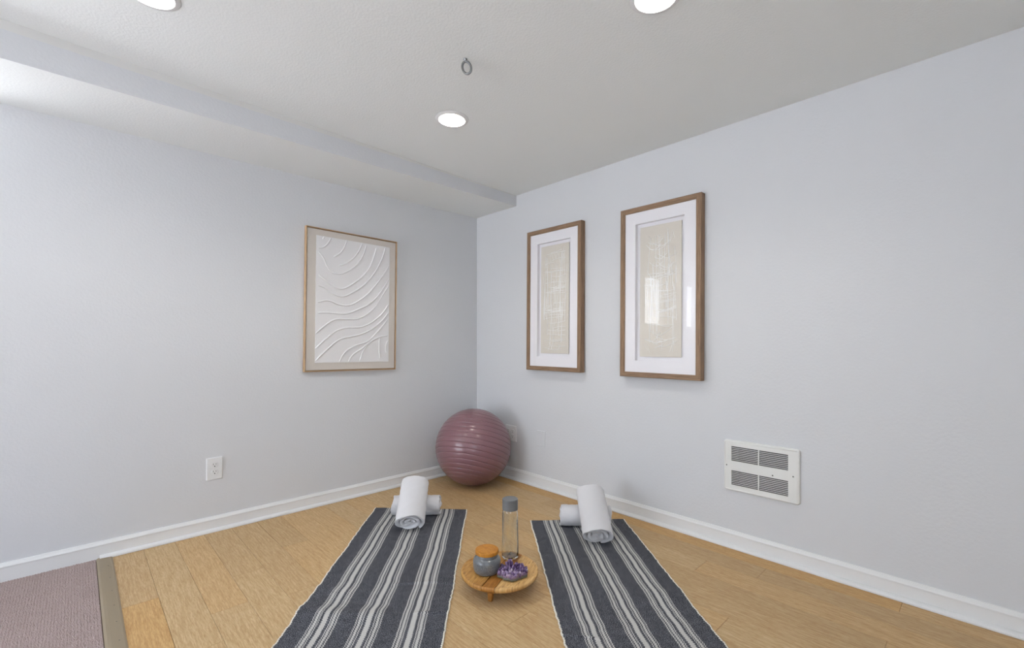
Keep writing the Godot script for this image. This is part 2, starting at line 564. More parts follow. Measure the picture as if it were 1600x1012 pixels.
const SEAM0 := -0.122
const PITCH := 0.1272
func build_floor() -> void:
	var fl := shell_node("floor", "light strand bamboo plank floor", "floor")
	var b := MB.new()
	b.box(Vector3(-ROOM_W / 2, -0.062, ROOM_D / 2), Vector3(ROOM_W + 0.1, 0.1, ROOM_D + 0.1))
	put("subfloor", b, M.subfloor, fl)
	var joints := {-1: 2.694, 0: 2.229, 1: 2.01, 2: 2.689, 8: 1.718, 13: 0.636, 14: 0.894, 16: 0.612}
	var tone_at := {"-1,0": 4, "-1,1": 4, "16,1": 4}
	var length := 1.28
	var low := -0.012
	for k in range(-1, 17):
		var xr := SEAM0 - PITCH * k if k >= 0 else 0.0
		var xl := SEAM0 - PITCH * (k + 1)
		if k == 16:
			xl = -2.32
		var first: float = joints[k] if joints.has(k) else fposmod(0.35 + k * 0.477, length)
		while first > 0.0:
			first -= length
		var z := first
		var n := 0
		var known := 0
		while z < ROOM_D:
			var z0 := maxf(z, 0.0)
			var z1 := minf(z + length, ROOM_D)
			z += length
			if z1 - z0 < 0.03:
				continue
			var g := 0.0004
			var pb := MB.new()
			var c := Vector3((xl + xr) / 2, low / 2, (z0 + z1) / 2)
			var hx := (xr - xl) / 2 - g
			var hz := (z1 - z0) / 2 - g
			var bev := 0.0007
			var ou := rng.randf() * 0.7
			var ov := rng.randf() * 0.3
			var uvf := func(p: Vector3) -> Vector2:
				return Vector2(ou + (p.x - c.x + hx) / 0.5, ov + (p.z - c.z + hz) / 2.0)
			var topf := [Vector3(c.x - hx + bev, 0, c.z - hz + bev), Vector3(c.x + hx - bev, 0, c.z - hz + bev), Vector3(c.x + hx - bev, 0, c.z + hz - bev), Vector3(c.x - hx + bev, 0, c.z + hz - bev)]
			var mid := [Vector3(c.x - hx, -bev, c.z - hz), Vector3(c.x + hx, -bev, c.z - hz), Vector3(c.x + hx, -bev, c.z + hz), Vector3(c.x - hx, -bev, c.z + hz)]
			var bot := []
			for p in mid:
				bot.append(Vector3(p.x, low, p.z))
			pb.poly(topf, c, topf.map(uvf))
			pb.poly(bot, c, bot.map(uvf))
			for i in 4:
				var j := (i + 1) % 4
				pb.poly([topf[i], topf[j], mid[j], mid[i]], c, [topf[i], topf[j], mid[j], mid[i]].map(uvf))
				pb.poly([mid[i], mid[j], bot[j], bot[i]], c, [mid[i], mid[j], bot[j], bot[i]].map(uvf))
			var tone := rng.randi_range(0, 3)
			if (k == -1 and z0 < 2.6) or (k == 16 and z0 > 0.5):
				tone = 4
			put("plank", pb, M.planks[tone], fl)
			n += 1
	# carpet: ribs of loops in the part near the planks, a plain slab beyond
	var cb := MB.new()
	var x0 := -2.80
	var x1 := -2.3305
	var zz := 1.25
	var nx := 440
	var nz := 420
	var bumps := noise(83, 220.0, 1)
	var verts := PackedVector3Array()
	var uvs := PackedVector2Array()
	var ids := PackedInt32Array()
	for j in nz + 1:
		for i in nx + 1:
			var x := lerpf(x0, x1, float(i) / nx)
			var z := lerpf(0.0, zz, float(j) / nz)
			var rib := absf(sin(PI * x / 0.0088))
			var y := 0.002 + 0.0012 * rib + 0.0024 * bumps.get_noise_2d(x, z) + 0.0008 * sin(z * TAU / 0.0085 + floor(x / 0.0088) * 2.1)
			if i == 0 or i == nx or j == 0 or j == nz:
				y = -0.008
			verts.append(Vector3(x, y, z))
			uvs.append(Vector2(x / 0.5, z / 0.5))
	for j in nz:
		for i in nx:
			var a := j * (nx + 1) + i
			ids.append_array([a, a + 1, a + nx + 2, a, a + nx + 2, a + nx + 1])
	cb.shell(verts, ids, uvs, false)
	cb.box(Vector3((-ROOM_W + x0) / 2, -0.004, ROOM_D / 2), Vector3(ROOM_W + x0, 0.014, ROOM_D))
	cb.box(Vector3((x0 + x1) / 2, -0.004, (zz + ROOM_D) / 2), Vector3(x1 - x0, 0.014, ROOM_D - zz))
	var carpet := put("carpet", cb, M.carpet)
	carpet.set_meta("kind", "stuff")
	tag(carpet, "mauve grey ribbed loop carpet beside the bamboo floor", "carpet")
	# threshold strip between carpet and planks
	var th := thing("threshold_strip", "tan floor transition strip between carpet and bamboo planks", "strip", Vector3(-2.3, 0, 0))
	var tb := MB.new()
	var len0 := 0.012
	tb.prism([Vector2(-0.030, -0.006), Vector2(0.028, -0.006), Vector2(0.028, 0.0025), Vector2(0.022, 0.0060), Vector2(-0.012, 0.0085), Vector2(-0.022, 0.0080), Vector2(-0.030, 0.0040)], Vector3(0, 0, len0), Vector3(0, 0, ROOM_D), Vector3(1, 0, 0), Vector3(0, 1, 0))
	put("strip_body", tb, M.threshold, th)
	for k in 26:
		var nb := MB.new()
		nb.lathe([Vector2(0, 0.001), Vector2(0.0017, 0.0008), Vector2(0.002, 0.0), Vector2(0, 0.0)], 8, Vector3(0.008, 0.0070, 0.14 + k * 0.145))
		put("nail", nb, M.screw, th)

func moulding(called: String, label: String, outline: Array, from: Vector3, to: Vector3, out: Vector3) -> void:
	var b := MB.new()
	b.prism(outline, from, to, out, Vector3.UP)
	structure(put(called, b, M.trim), label, "moulding")

func build_trim() -> void:
	var base := [Vector2(0, 0.001), Vector2(0.011, 0.001), Vector2(0.011, 0.062), Vector2(0.0125, 0.0635), Vector2(0.0125, 0.068), Vector2(0.010, 0.072), Vector2(0.0075, 0.078), Vector2(0.006, 0.082), Vector2(0.0, 0.083)]
	moulding("baseboard_back", "white baseboard along the wall with one canvas", base, Vector3(-ROOM_W, 0, 0), Vector3(0, 0, 0), Vector3(0, 0, 1))
	moulding("baseboard_right", "white baseboard along the wall with the heater", base, Vector3(0, 0, 0.0126), Vector3(0, 0, ROOM_D), Vector3(-1, 0, 0))
	moulding("baseboard_left", "white baseboard under the wide window", base, Vector3(-ROOM_W, 0, 0.0126), Vector3(-ROOM_W, 0, ROOM_D), Vector3(1, 0, 0))
	moulding("baseboard_front", "white baseboard facing the soffit wall", base, Vector3(-ROOM_W + 0.0126, 0, ROOM_D), Vector3(-0.0126, 0, ROOM_D), Vector3(0, 0, -1))
	var shoe := [Vector2(0.011, 0.0012), Vector2(0.0265, 0.0012), Vector2(0.0265, 0.008), Vector2(0.0235, 0.0145), Vector2(0.018, 0.0185), Vector2(0.011, 0.0195)]
	moulding("trim_1", "white quarter round shoe moulding ending at the threshold strip", shoe, Vector3(-2.318, 0, 0), Vector3(-0.0115, 0, 0), Vector3(0, 0, 1))
	var shoe2 := []
	for p in shoe:
		shoe2.append(Vector2(0.011 + (p.x - 0.011) * 1.45, p.y * 0.9))
	moulding("trim_2", "white shoe moulding below the wall heater", shoe2, Vector3(0, 0, 0.028), Vector3(0, 0, ROOM_D - 0.0126), Vector3(-1, 0, 0))

func window(called: String, label: String, c: Vector3, w: float, h: float, turn: float, bars: int) -> void:
	var o := shell_node(called, label, "window")
	o.position = c
	o.rotation.y = turn
	var fw := 0.045
	var b := MB.new()
	for s in [-1.0, 1.0]:
		b.box(Vector3(s * (w / 2 - fw / 2), 0, 0), Vector3(fw, h, 0.06), 0.003)
		b.box(Vector3(0, s * (h / 2 - fw / 2), 0), Vector3(w - 2 * fw, fw, 0.06), 0.003)
	for k in bars:
		b.box(Vector3(-w / 2 + w * (k + 1) / (bars + 1), 0, 0), Vector3(0.04, h - 2 * fw, 0.05), 0.003)
	put("window_frame", b, M.trim, o)
	for k in bars + 1:
		var pb := MB.new()
		var pw := w / (bars + 1)
		pb.poly([Vector3(-w / 2 + pw * k + 0.02, -h / 2 + 0.02, 0), Vector3(-w / 2 + pw * (k + 1) - 0.02, -h / 2 + 0.02, 0), Vector3(-w / 2 + pw * (k + 1) - 0.02, h / 2 - 0.02, 0), Vector3(-w / 2 + pw * k + 0.02, h / 2 - 0.02, 0)], Vector3(0, 0, -1))
		put("pane", pb, M.glazing, o)

func build_windows() -> void:
	var n := 1
	for h in WIN_BACK:
		window("window_%d" % n, ["small high window in the soffit wall", "narrow high window in the soffit wall"][n - 1], Vector3((h[0] + h[1]) / 2, (h[2] + h[3]) / 2, -WT * 0.6), h[1] - h[0], h[3] - h[2], 0.0, 0)
		n += 1
	for h in WIN_LEFT:
		window("window_3", "wide window over the carpet", Vector3(-ROOM_W - WT * 0.6, (h[2] + h[3]) / 2, (h[0] + h[1]) / 2), h[1] - h[0], h[3] - h[2], PI / 2, 1)
	for h in ADDED_WIN_FRONT:  # unseen window, added only to brighten the back wall and corner
		window("window_4", "added unseen window facing the soffit wall, for fill light", Vector3((h[0] + h[1]) / 2, (h[2] + h[3]) / 2, ROOM_D + WT * 0.6), h[1] - h[0], h[3] - h[2], PI, 1)

# ---------------------------------------------------------------- pictures
func rail(o: Node3D, called: String, a: Vector2, b: Vector2, inward: Vector2, width: float, z0: float, z1: float, m: Material) -> void:
	# one mitred side of a frame in the xy plane, from corner a to corner b, with softened front edges
	var d := (b - a).normalized()
	var length := (b - a).length()
	var e := 0.0025
	var prof := [Vector2(0, z0), Vector2(0, z1 - e), Vector2(e, z1), Vector2(width - e, z1), Vector2(width, z1 - e), Vector2(width, z0)]
	var p0 := []
	var p1 := []
	for p in prof:
		var q: Vector2 = a + inward * p.x + d * p.x
		var r: Vector2 = b + inward * p.x - d * p.x
		p0.append(Vector3(q.x, q.y, p.y))
		p1.append(Vector3(r.x, r.y, p.y))
	var mb := MB.new()
	var mid := (a + b) / 2 + inward * width / 2
	var c := Vector3(mid.x, mid.y, (z0 + z1) / 2)
	var along := 0.0
	var off := rng.randf()
	for i in prof.size():
		var k := (i + 1) % prof.size()
		var step_: float = (prof[k] - prof[i]).length()
		mb.poly([p0[i], p0[k], p1[k], p1[i]], c, [Vector2(along / 0.09, off), Vector2((along + step_) / 0.09, off), Vector2((along + step_) / 0.09, off + length), Vector2(along / 0.09, off + length)])
		along += step_
	mb.poly(p0, c)
	mb.poly(p1, c)
	put(called, mb, m, o)

func frame_rails(o: Node3D, w: float, h: float, width: float, z0: float, z1: float, m: Material) -> void:
	var c := [Vector2(-w / 2, -h / 2), Vector2(w / 2, -h / 2), Vector2(w / 2, h / 2), Vector2(-w / 2, h / 2)]
	var inward := [Vector2(0, 1), Vector2(-1, 0), Vector2(0, -1), Vector2(1, 0)]
	for i in 4:
		rail(o, "frame_side", c[i], c[(i + 1) % 4], inward[i], width, z0, z1, m)

func smooth_path(p: Array, per := 6) -> Array:
	var out := []
	for i in p.size() - 1:
		var a: Vector3 = p[maxi(i - 1, 0)]
		var d: Vector3 = p[mini(i + 2, p.size() - 1)]
		for k in per:
			out.append((p[i] as Vector3).cubic_interpolate(p[i + 1], a, d, float(k) / per))
	out.append(p[-1])
	return out

func build_pictures() -> void:
	# relief canvas on the back wall, hung a touch crooked
	var w := 0.625
	var h := 0.904
	var o := thing("relief_canvas", "white plaster relief of curved ridges in thin blond wooden frame", "picture", Vector3(-1.068, 1.296, 0.002))
	o.rotation.z = deg_to_rad(-0.75)
	var front := 0.024
	frame_rails(o, w, h, 0.006, 0.0, 0.027, M.blond_wood)
	var b := MB.new()
	b.box(Vector3(0, 0, 0.005), Vector3(w - 0.013, h - 0.013, 0.006))
	put("backing", b, M.blond_wood, o)
	b = MB.new()
	b.box(Vector3(0, 0, 0.0145), Vector3(w - 0.019, h - 0.019, 0.013), 0.002)
	put("linen_border", b, M.linen, o)
	b = MB.new()
	b.box(Vector3(0.004, 0.004, 0.0215), Vector3(0.506, 0.800, 0.003), 0.001)
	put("plaster_panel", b, M.plaster, o)
	var curves := [[-210, 384, -199, 402], [-236, 323, -204, 334, -178, 362, -158, 399], [-139, 282, -100, 309, -72, 350, -53, 403], [-106, 229, -55, 252, -9, 291, 27, 341, 51, 398], [-236, 302, -204, 266, -183, 220, -161, 188], [-150, 180, -95, 177, -32, 209, 27, 267, 63, 329, 81, 394], [-231, 156, -188, 127, -134, 89, -78, 82, -9, 122, 63, 185, 118, 266, 155, 386], [-236, 91, -183, 74, -139, 44, -78, 32, -9, 65, 75, 129, 149, 223, 200, 323, 222, 398], [-236, -16, -188, -2, -150, -5, -100, -22, -32, -21, 39, 18, 111, 80, 187, 174, 250, 270], [-236, -83, -178, -78, -112, -80, -44, -77, 27, -46, 111, -1, 187, 80, 252, 182], [-244, -212, -188, -159, -123, -119, -44, -113, 27, -108, 99, -69, 161, -4, 212, 76, 252, 138], [-244, -305, -188, -251, -112, -190, -32, -169, 51, -162, 124, -128, 200, -67, 249, 1], [-244, -382, -178, -316, -100, -251, -20, -228, 51, -210, 124, -175, 200, -114, 251, -54], [-93, -392, -55, -329, 15, -285, 99, -256, 174, -185, 250, -96], [-32, -392, -3, -347, 51, -311, 111, -262], [44, -392, 69, -319, 111, -268, 174, -230, 249, -214], [187, -232, 183, -303, 193, -380], [249, -250, 232, -291, 238, -333]]
	for c in curves:
		var pts := []
		for i in range(0, c.size(), 2):
			pts.append(Vector3(c[i] / 1000.0, c[i + 1] / 1000.0, front - 0.0006))
		b = MB.new()
		b.tube(smooth_path(pts), 0.0052, 6, false, true)
		put("relief_ridge", b, M.plaster, o)
	# two tall shadow boxes on the right wall
	shadow_box("tall shadow box print beside the blank wall plate, under the soffit end", 0.867, 1.8215, 5, false)
	shadow_box("tall shadow box print with arcs, nearer the wall heater", 1.6505, 1.8155, 9, true)

func shadow_box(label: String, zc: float, top: float, s: int, arcs: bool) -> void:
	var w := 0.489
	var h := 0.986
	var d := 0.042
	var o := thing("framed_print", label, "picture", Vector3(-0.001, top - h / 2, zc), -PI / 2, "framed prints on the right wall")
	# hangs with its lower edge a little off the wall
	o.rotation.x = deg_to_rad(-0.5)
	o.position.x -= h / 2 * sin(deg_to_rad(0.5))
	frame_rails(o, w, h, 0.029, 0.0, d, M.frame_wood)
	var b := MB.new()
	b.box(Vector3(0, 0, 0.004), Vector3(w - 0.06, h - 0.06, 0.006))
	put("backing_board", b, M.mat_board, o)
	# window mat with its opening
	var ow := 0.297
	var oh := 0.792
	var mw := (w - 0.05)
	var mh := (h - 0.05)
	b = MB.new()
	var mz := d - 0.012
	for sg in [-1.0, 1.0]:
		b.box(Vector3(sg * (ow / 2 + (mw - ow) / 4), 0, mz), Vector3((mw - ow) / 2, mh, 0.004))
		b.box(Vector3(0, sg * (oh / 2 + (mh - oh) / 4), mz), Vector3(ow, (mh - oh) / 2, 0.004))
		# the inner walls of the opening
		b.box(Vector3(sg * (ow / 2 + 0.002), 0, mz / 2 + 0.003), Vector3(0.003, oh, mz - 0.008))
		b.box(Vector3(0, sg * (oh / 2 + 0.002), mz / 2 + 0.003), Vector3(ow, 0.003, mz - 0.008))
	put("window_mat", b, M.mat_board, o)
	b = MB.new()
	var bw := 0.253
	var bh := 0.748
	b.box(Vector3(0, 0, 0.0135), Vector3(bw, bh, 0.006), 0.001)
	var board := put("cream_board", b, M.cream, o)
	# white drawn threads, raised on the board
	var r := RandomNumberGenerator.new()
	r.seed = s
	b = MB.new()
	var z := 0.0168
	var ax := 0.098
	var ay := 0.335
	for k in (34 if arcs else 40):
		var x := r.randf_range(-ax, ax)
		var y0 := r.randf_range(-ay, ay * 0.4)
		var len_ := r.randf_range(0.12, 0.34)
		var y1 := minf(y0 + len_, ay + r.randf_range(-0.03, 0.015))
		var lean := r.randf_range(-0.02, 0.02)
		b.tube(smooth_path([Vector3(x, y0, z), Vector3(x + lean * 0.3 + r.randf_range(-0.004, 0.004), lerpf(y0, y1, 0.5), z), Vector3(x + lean, y1, z)], 4), 0.0016, 4)
	for k in (38 if arcs else 44):
		var y := r.randf_range(-ay, ay)
		var x0 := r.randf_range(-ax, 0.0)
		var x1 := minf(x0 + r.randf_range(0.06, 0.19), ax)
		var sag := r.randf_range(-0.012, 0.008)
		var tilt := r.randf_range(-0.01, 0.014)
		if arcs:
			sag = -r.randf_range(0.008, 0.04) if y > 0.1 or y < -0.22 else r.randf_range(-0.012, 0.004)
			tilt = r.randf_range(-0.015, 0.04) if y < 0.1 else r.randf_range(-0.02, 0.02)
		b.tube(smooth_path([Vector3(x0, y, z), Vector3((x0 + x1) / 2, y + sag + tilt / 2, z), Vector3(x1, y + tilt, z)], 5), 0.0016, 4)
	for k in 12:
		var top_end := k % 2 == 0
		var x := r.randf_range(-ax * 0.9, ax * 0.9)
		var y := (ay if top_end else -ay) + r.randf_range(-0.02, 0.0)
		b.tube([Vector3(x, y, z), Vector3(x + r.randf_range(-0.03, 0.03), y + (-1.0 if top_end else 1.0) * r.randf_range(0.03, 0.08), z)], 0.0009, 4)
	put("thread_drawing", b, M.thread, board)
	b = MB.new()
	b.poly([Vector3(-mw / 2, -mh / 2, d - 0.0075), Vector3(mw / 2, -mh / 2, d - 0.0075), Vector3(mw / 2, mh / 2, d - 0.0075), Vector3(-mw / 2, mh / 2, d - 0.0075)], Vector3.ZERO)
	put("glass_pane", b, M.glazing, o)

# ---------------------------------------------------------------- heater, outlets
func build_heater() -> void:
	var w := 0.338
	var h := 0.254
	var o := thing("wall_heater", "white metal wall heater grille with four louvered openings", "heater", Vector3(-0.0005, 0.4125, 2.166), -PI / 2)
	# local x runs to the right as seen from the room, z out of the wall
	var t := 0.013
	var cols := [[-0.132, -0.008], [-0.003, 0.1215]]
	var rows := [[0.0245, 0.097], [-0.096, -0.0245]]
	var b := MB.new()
	var rim := 0.009
	var z := t - 0.002
	var xs := [-w / 2 + rim, cols[0][0], cols[0][1], cols[1][0], cols[1][1], w / 2 - rim]
	var ys := [-h / 2 + rim, rows[1][0], rows[1][1], rows[0][0], rows[0][1], h / 2 - rim]
	for i in 5:
		for j in 5:
			if (i == 1 or i == 3) and (j == 1 or j == 3):
				continue
			b.box(Vector3((xs[i] + xs[i + 1]) / 2, (ys[j] + ys[j + 1]) / 2, z), Vector3(xs[i + 1] - xs[i], ys[j + 1] - ys[j], 0.004))
	# rolled rim with round corners
	var rings := []
	for lev in [[0.0, 0.0], [0.0, 0.006], [0.002, 0.0105], [0.005, 0.0128], [0.0105, 0.0131], [0.0105, 0.009]]:
		var ring := []
		for q in 4:
			var sx: float = [1, -1, -1, 1][q]
			var sy: float = [1, 1, -1, -1][q]
			for k in 6:
				var a: float = PI / 2 * q + PI / 2 * k / 5.0
				var rr: float = maxf(0.012 - lev[0], 0.0015)
				ring.append(Vector3(sx * (w / 2 - 0.012) + cos(a) * rr, sy * (h / 2 - 0.012) + sin(a) * rr, lev[1]))
		rings.append(ring)
	b.loft(rings, false)
	put("grille_panel", b, M.enamel, o)
	b = MB.new()
	# sheet-metal can set into the wall behind the grille, open to the room
	var hw := 0.1405
	var hh := 0.1075
	var dp := 0.11
	b.box(Vector3(-0.0025, 0.001, -dp), Vector3(hw * 2, hh * 2, 0.002))
	for sg in [-1.0, 1.0]:
		b.box(Vector3(-0.0025 + sg * (hw - 0.001), 0.001, -dp / 2), Vector3(0.002, hh * 2, dp))
		b.box(Vector3(-0.0025, 0.001 + sg * (hh - 0.001), -dp / 2), Vector3(hw * 2 - 0.004, 0.002, dp))
	put("heater_can", b, M.can, o)
	for c in cols:
		for r in rows:
			for k in 8:
				b = MB.new()
				var y: float = r[1] - (r[1] - r[0]) * (k + 0.95) / 8.6
				b.box(Vector3((c[0] + c[1]) / 2, y, 0.0075), Vector3(c[1] - c[0] - 0.0005, 0.0036, 0.005), 0.0008, Basis(Vector3(1, 0, 0), -0.3))
				put("louver", b, M.louver, o)
	for p in [Vector2(-0.155, -0.001), Vector2(0.142, 0.0005), Vector2(0.056, -0.0125)]:
		b = MB.new()
		b.lathe([Vector2(0, 0.0022), Vector2(0.0022, 0.0018), Vector2(0.0034, 0.0), Vector2(0, 0.0)], 12, Vector3(p.x, p.y, t), Basis(Vector3(1, 0, 0), PI / 2))
		put("screw", b, M.screw, o)

func plate(o: Node3D, w: float, h: float) -> void:
	var b := MB.new()
	var rings := []
	for lev in [[0.0, 0.0], [0.0, 0.003], [0.0015, 0.0048], [0.0045, 0.0062]]:
		var ring := []
		for q in 4:
			var sx: float = [1, -1, -1, 1][q]
			var sy: float = [1, 1, -1, -1][q]
			for k in 4:
				var a: float = PI / 2 * q + PI / 2 * k / 3.0
				var r := 0.003
				ring.append(Vector3(sx * (w / 2 - r - lev[0]) + cos(a) * r, sy * (h / 2 - r - lev[0]) + sin(a) * r, lev[1]))
		rings.append(ring)
	b.loft(rings)
	put("cover_plate", b, M.plastic, o)

func receptacle(o: Node3D, c: Vector3) -> void:
	var b := MB.new()
	var rings := []
	for lev in [[1.0, -0.001], [1.0, 0.0009], [0.93, 0.0014]]:
		var ring := []
		for k in 24:
			var a := TAU * k / 24
			ring.append(c + Vector3(cos(a) * 0.0172 * lev[0], clampf(sin(a) * 0.0172, -0.0138, 0.0138) * lev[0], lev[1]))
		rings.append(ring)
	b.loft(rings)
	var face := put("receptacle", b, M.plastic, o)
	for s in [-1.0, 1.0]:
		b = MB.new()
		b.box(c + Vector3(s * 0.0064, 0.0045, 0.0012), Vector3(0.0017, 0.008 if s < 0 else 0.0066, 0.001))
		put("slot", b, M.slot, face)
	b = MB.new()
	b.lathe([Vector2(0, 0.0006), Vector2(0.0028, 0.0006), Vector2(0.0028, -0.0004), Vector2(0, -0.0004)], 12, c + Vector3(0, -0.0072, 0.0013), Basis(Vector3(1, 0, 0), PI / 2))
	put("ground_hole", b, M.slot, face)

func build_wall_plates() -> void:
	var o := thing("power_outlet", "white duplex outlet on the wall below the relief canvas side", "outlet", Vector3(-1.851, 0.342, 0.0))
	o.set_meta("label", "white duplex power outlet on the soffit wall, above bare baseboard")
	plate(o, 0.078, 0.121)
	receptacle(o, Vector3(0, 0.0195, 0.0062))
	receptacle(o, Vector3(0, -0.0195, 0.0062))
	var sb := MB.new()
	sb.lathe([Vector2(0, 0.0012), Vector2(0.0025, 0.0006), Vector2(0.0028, 0.0), Vector2(0, 0.0)], 10, Vector3(0, 0, 0.0062), Basis(Vector3(1, 0, 0), PI / 2))
	put("plate_screw", sb, M.plastic, o)
	# outlet behind the ball
	var o2 := thing("power_outlet", "white outlet plate half hidden behind the exercise ball", "outlet", Vector3(0, 0.341, 0.412), -PI / 2)
	plate(o2, 0.118, 0.121)
	for x in [-0.023, 0.023]:
		receptacle(o2, Vector3(x, 0.0195, 0.0062))
		receptacle(o2, Vector3(x, -0.0195, 0.0062))
	var o3 := thing("blank_wall_plate", "blank painted wall plate between the ball and a tall print", "wall plate", Vector3(0, 0.346, 0.7235), -PI / 2)
	var b := MB.new()
	b.box(Vector3(0, 0, 0.0025), Vector3(0.077, 0.112, 0.005), 0.0018)
	put("cover_plate", b, M.wall, o3)
	for y in [-0.042, 0.042]:
		b = MB.new()
		b.lathe([Vector2(0, 0.0008), Vector2(0.0022, 0.0005), Vector2(0.0026, 0.0), Vector2(0, 0.0)], 10, Vector3(0, y, 0.005), Basis(Vector3(1, 0, 0), PI / 2))
		put("plate_screw", b, M.wall, o3)

# ---------------------------------------------------------------- ceiling fixtures
const LAMPS := [Vector2(-1.024, 1.053), Vector2(-2.222, 1.012), Vector2(-1.032, 2.181)]
const LAMP_ENERGY := 0.48
func build_ceiling_fixtures() -> void:
	var labels := ["recessed ceiling light nearest the room corner", "recessed ceiling light near the soffit, above the carpet edge", "recessed ceiling light near the right wall, above the heater side"]
	for i in 3:
		var l: Vector2 = LAMPS[i]
		var o := thing("recessed_light", labels[i], "ceiling light", Vector3(l.x, ceiling_y(l.x), l.y), 0.0, "recessed ceiling lights")
		o.rotation.z = -atan(CEIL_K)
		var b := MB.new()
		b.lathe([Vector2(0.0655, 0.004), Vector2(0.0655, -0.006), Vector2(0.067, -0.0075), Vector2(0.070, -0.0075), Vector2(0.083, -0.002), Vector2(0.084, 0.0), Vector2(0.068, 0.001), Vector2(0.0655, 0.004)], 48, Vector3.ZERO)
		put("trim_ring", b, M.trim, o)
		b = MB.new()
		b.lathe([Vector2(0.0655, -0.002), Vector2(0.0695, -0.002), Vector2(0.0695, 0.085), Vector2(0.0525, 0.085), Vector2(0.0525, 0.048), Vector2(0.0655, -0.002)], 48, Vector3.ZERO)
		put("baffle", b, M.baffle, o)
		b = MB.new()
		b.lathe([Vector2(0, 0.046), Vector2(0.0515, 0.049), Vector2(0.0515, 0.053), Vector2(0, 0.053)], 40, Vector3.ZERO)
		put("light_lens", b, M.lens, o)
		var sp := SpotLight3D.new()
		sp.name = "downlight"
		sp.position = Vector3(0, 0.038, 0)
		sp.rotation_degrees.x = -90
		sp.spot_angle = 75
		sp.spot_angle_attenuation = 0.6
		sp.light_size = 0.04
		sp.light_color = c8(255, 250, 241)
		sp.light_energy = LAMP_ENERGY
		sp.spot_range = 8
		sp.spot_attenuation = 2.0
		sp.shadow_enabled = true
		o.add_child(sp)
	# screw eye
	var e := thing("ceiling_eye_hook", "steel screw eye hanging from the ceiling", "hook", Vector3(-1.271, ceiling_y(-1.271), 1.481), deg_to_rad(-62))
	var b := MB.new()
	b.lathe([Vector2(0, 0.002), Vector2(0.008, 0.002), Vector2(0.008, -0.001), Vector2(0.0045, -0.003), Vector2(0.0036, -0.012), Vector2(0, -0.012)], 14, Vector3.ZERO)
	put("shank", b, M.steel, e)
	var path := []
	for k in 24:
		var a := TAU * k / 24
		path.append(Vector3(0.006 + sin(a) * 0.0185 + cos(a) * -0.006, -0.036 + cos(a) * 0.0255, 0))
	b = MB.new()
	b.tube(path, 0.0047, 8, true)
	put("eye_ring", b, M.steel, e)

# ---------------------------------------------------------------- ball
func build_ball() -> void:
	var r := 0.2735
	var o := thing("exercise_ball", "dusty mauve ribbed exercise ball in the room corner", "ball", Vector3(-0.305, r, 0.335))
	var b := MB.new()
	var prof := []
	var n := 700
	var pitch := 7.6
	for j in n + 1:
		var lat := -90.0 + 180.0 * j / n
		var rr := r
		if absf(lat) < 64.0:
			var d := absf(fposmod(lat + pitch / 2.0, pitch) - pitch / 2.0)
			var ridge := exp(-pow(d / 0.55, 2.0))
			var swell := cos(PI * d / (pitch / 2.0)) * 0.5 + 0.5
			rr -= 0.0032 * ridge + 0.0006 * swell
		var a := deg_to_rad(lat)
		prof.append(Vector2(maxf(rr * cos(a), 0.0), rr * sin(a)))
	prof[0].x = 0.0
	prof[n].x = 0.0
	# the ribbed axis leans away from the camera and a little to its right
	var fwd := Vector3(0.6907, 0, -0.7231)
	var right := Vector3(0.7231, 0, 0.6907)
	var axis := (Vector3.UP + fwd * tan(deg_to_rad(25)) + right * tan(deg_to_rad(10))).normalized()
	var x := axis.cross(right).normalized()
	b.lathe(prof, 144, Vector3.ZERO, Basis(x.cross(axis) * -1.0, axis, x).orthonormalized())
	put("ball_shell", b, M.ball, o)
	b = MB.new()
	b.lathe([Vector2(0, 0.0025), Vector2(0.005, 0.002), Vector2(0.007, -0.001), Vector2(0, -0.001)], 14, -axis * (r - 0.001), Basis(right, -axis, right.cross(-axis)))
	b = MB.new()
	b.lathe([Vector2(0, 0.0025), Vector2(0.005, 0.002), Vector2(0.007, -0.001), Vector2(0, -0.001)], 14, axis * (r - 0.001), Basis(right, axis, right.cross(axis)).orthonormalized())
	put("valve_plug", b, M.plastic, o)

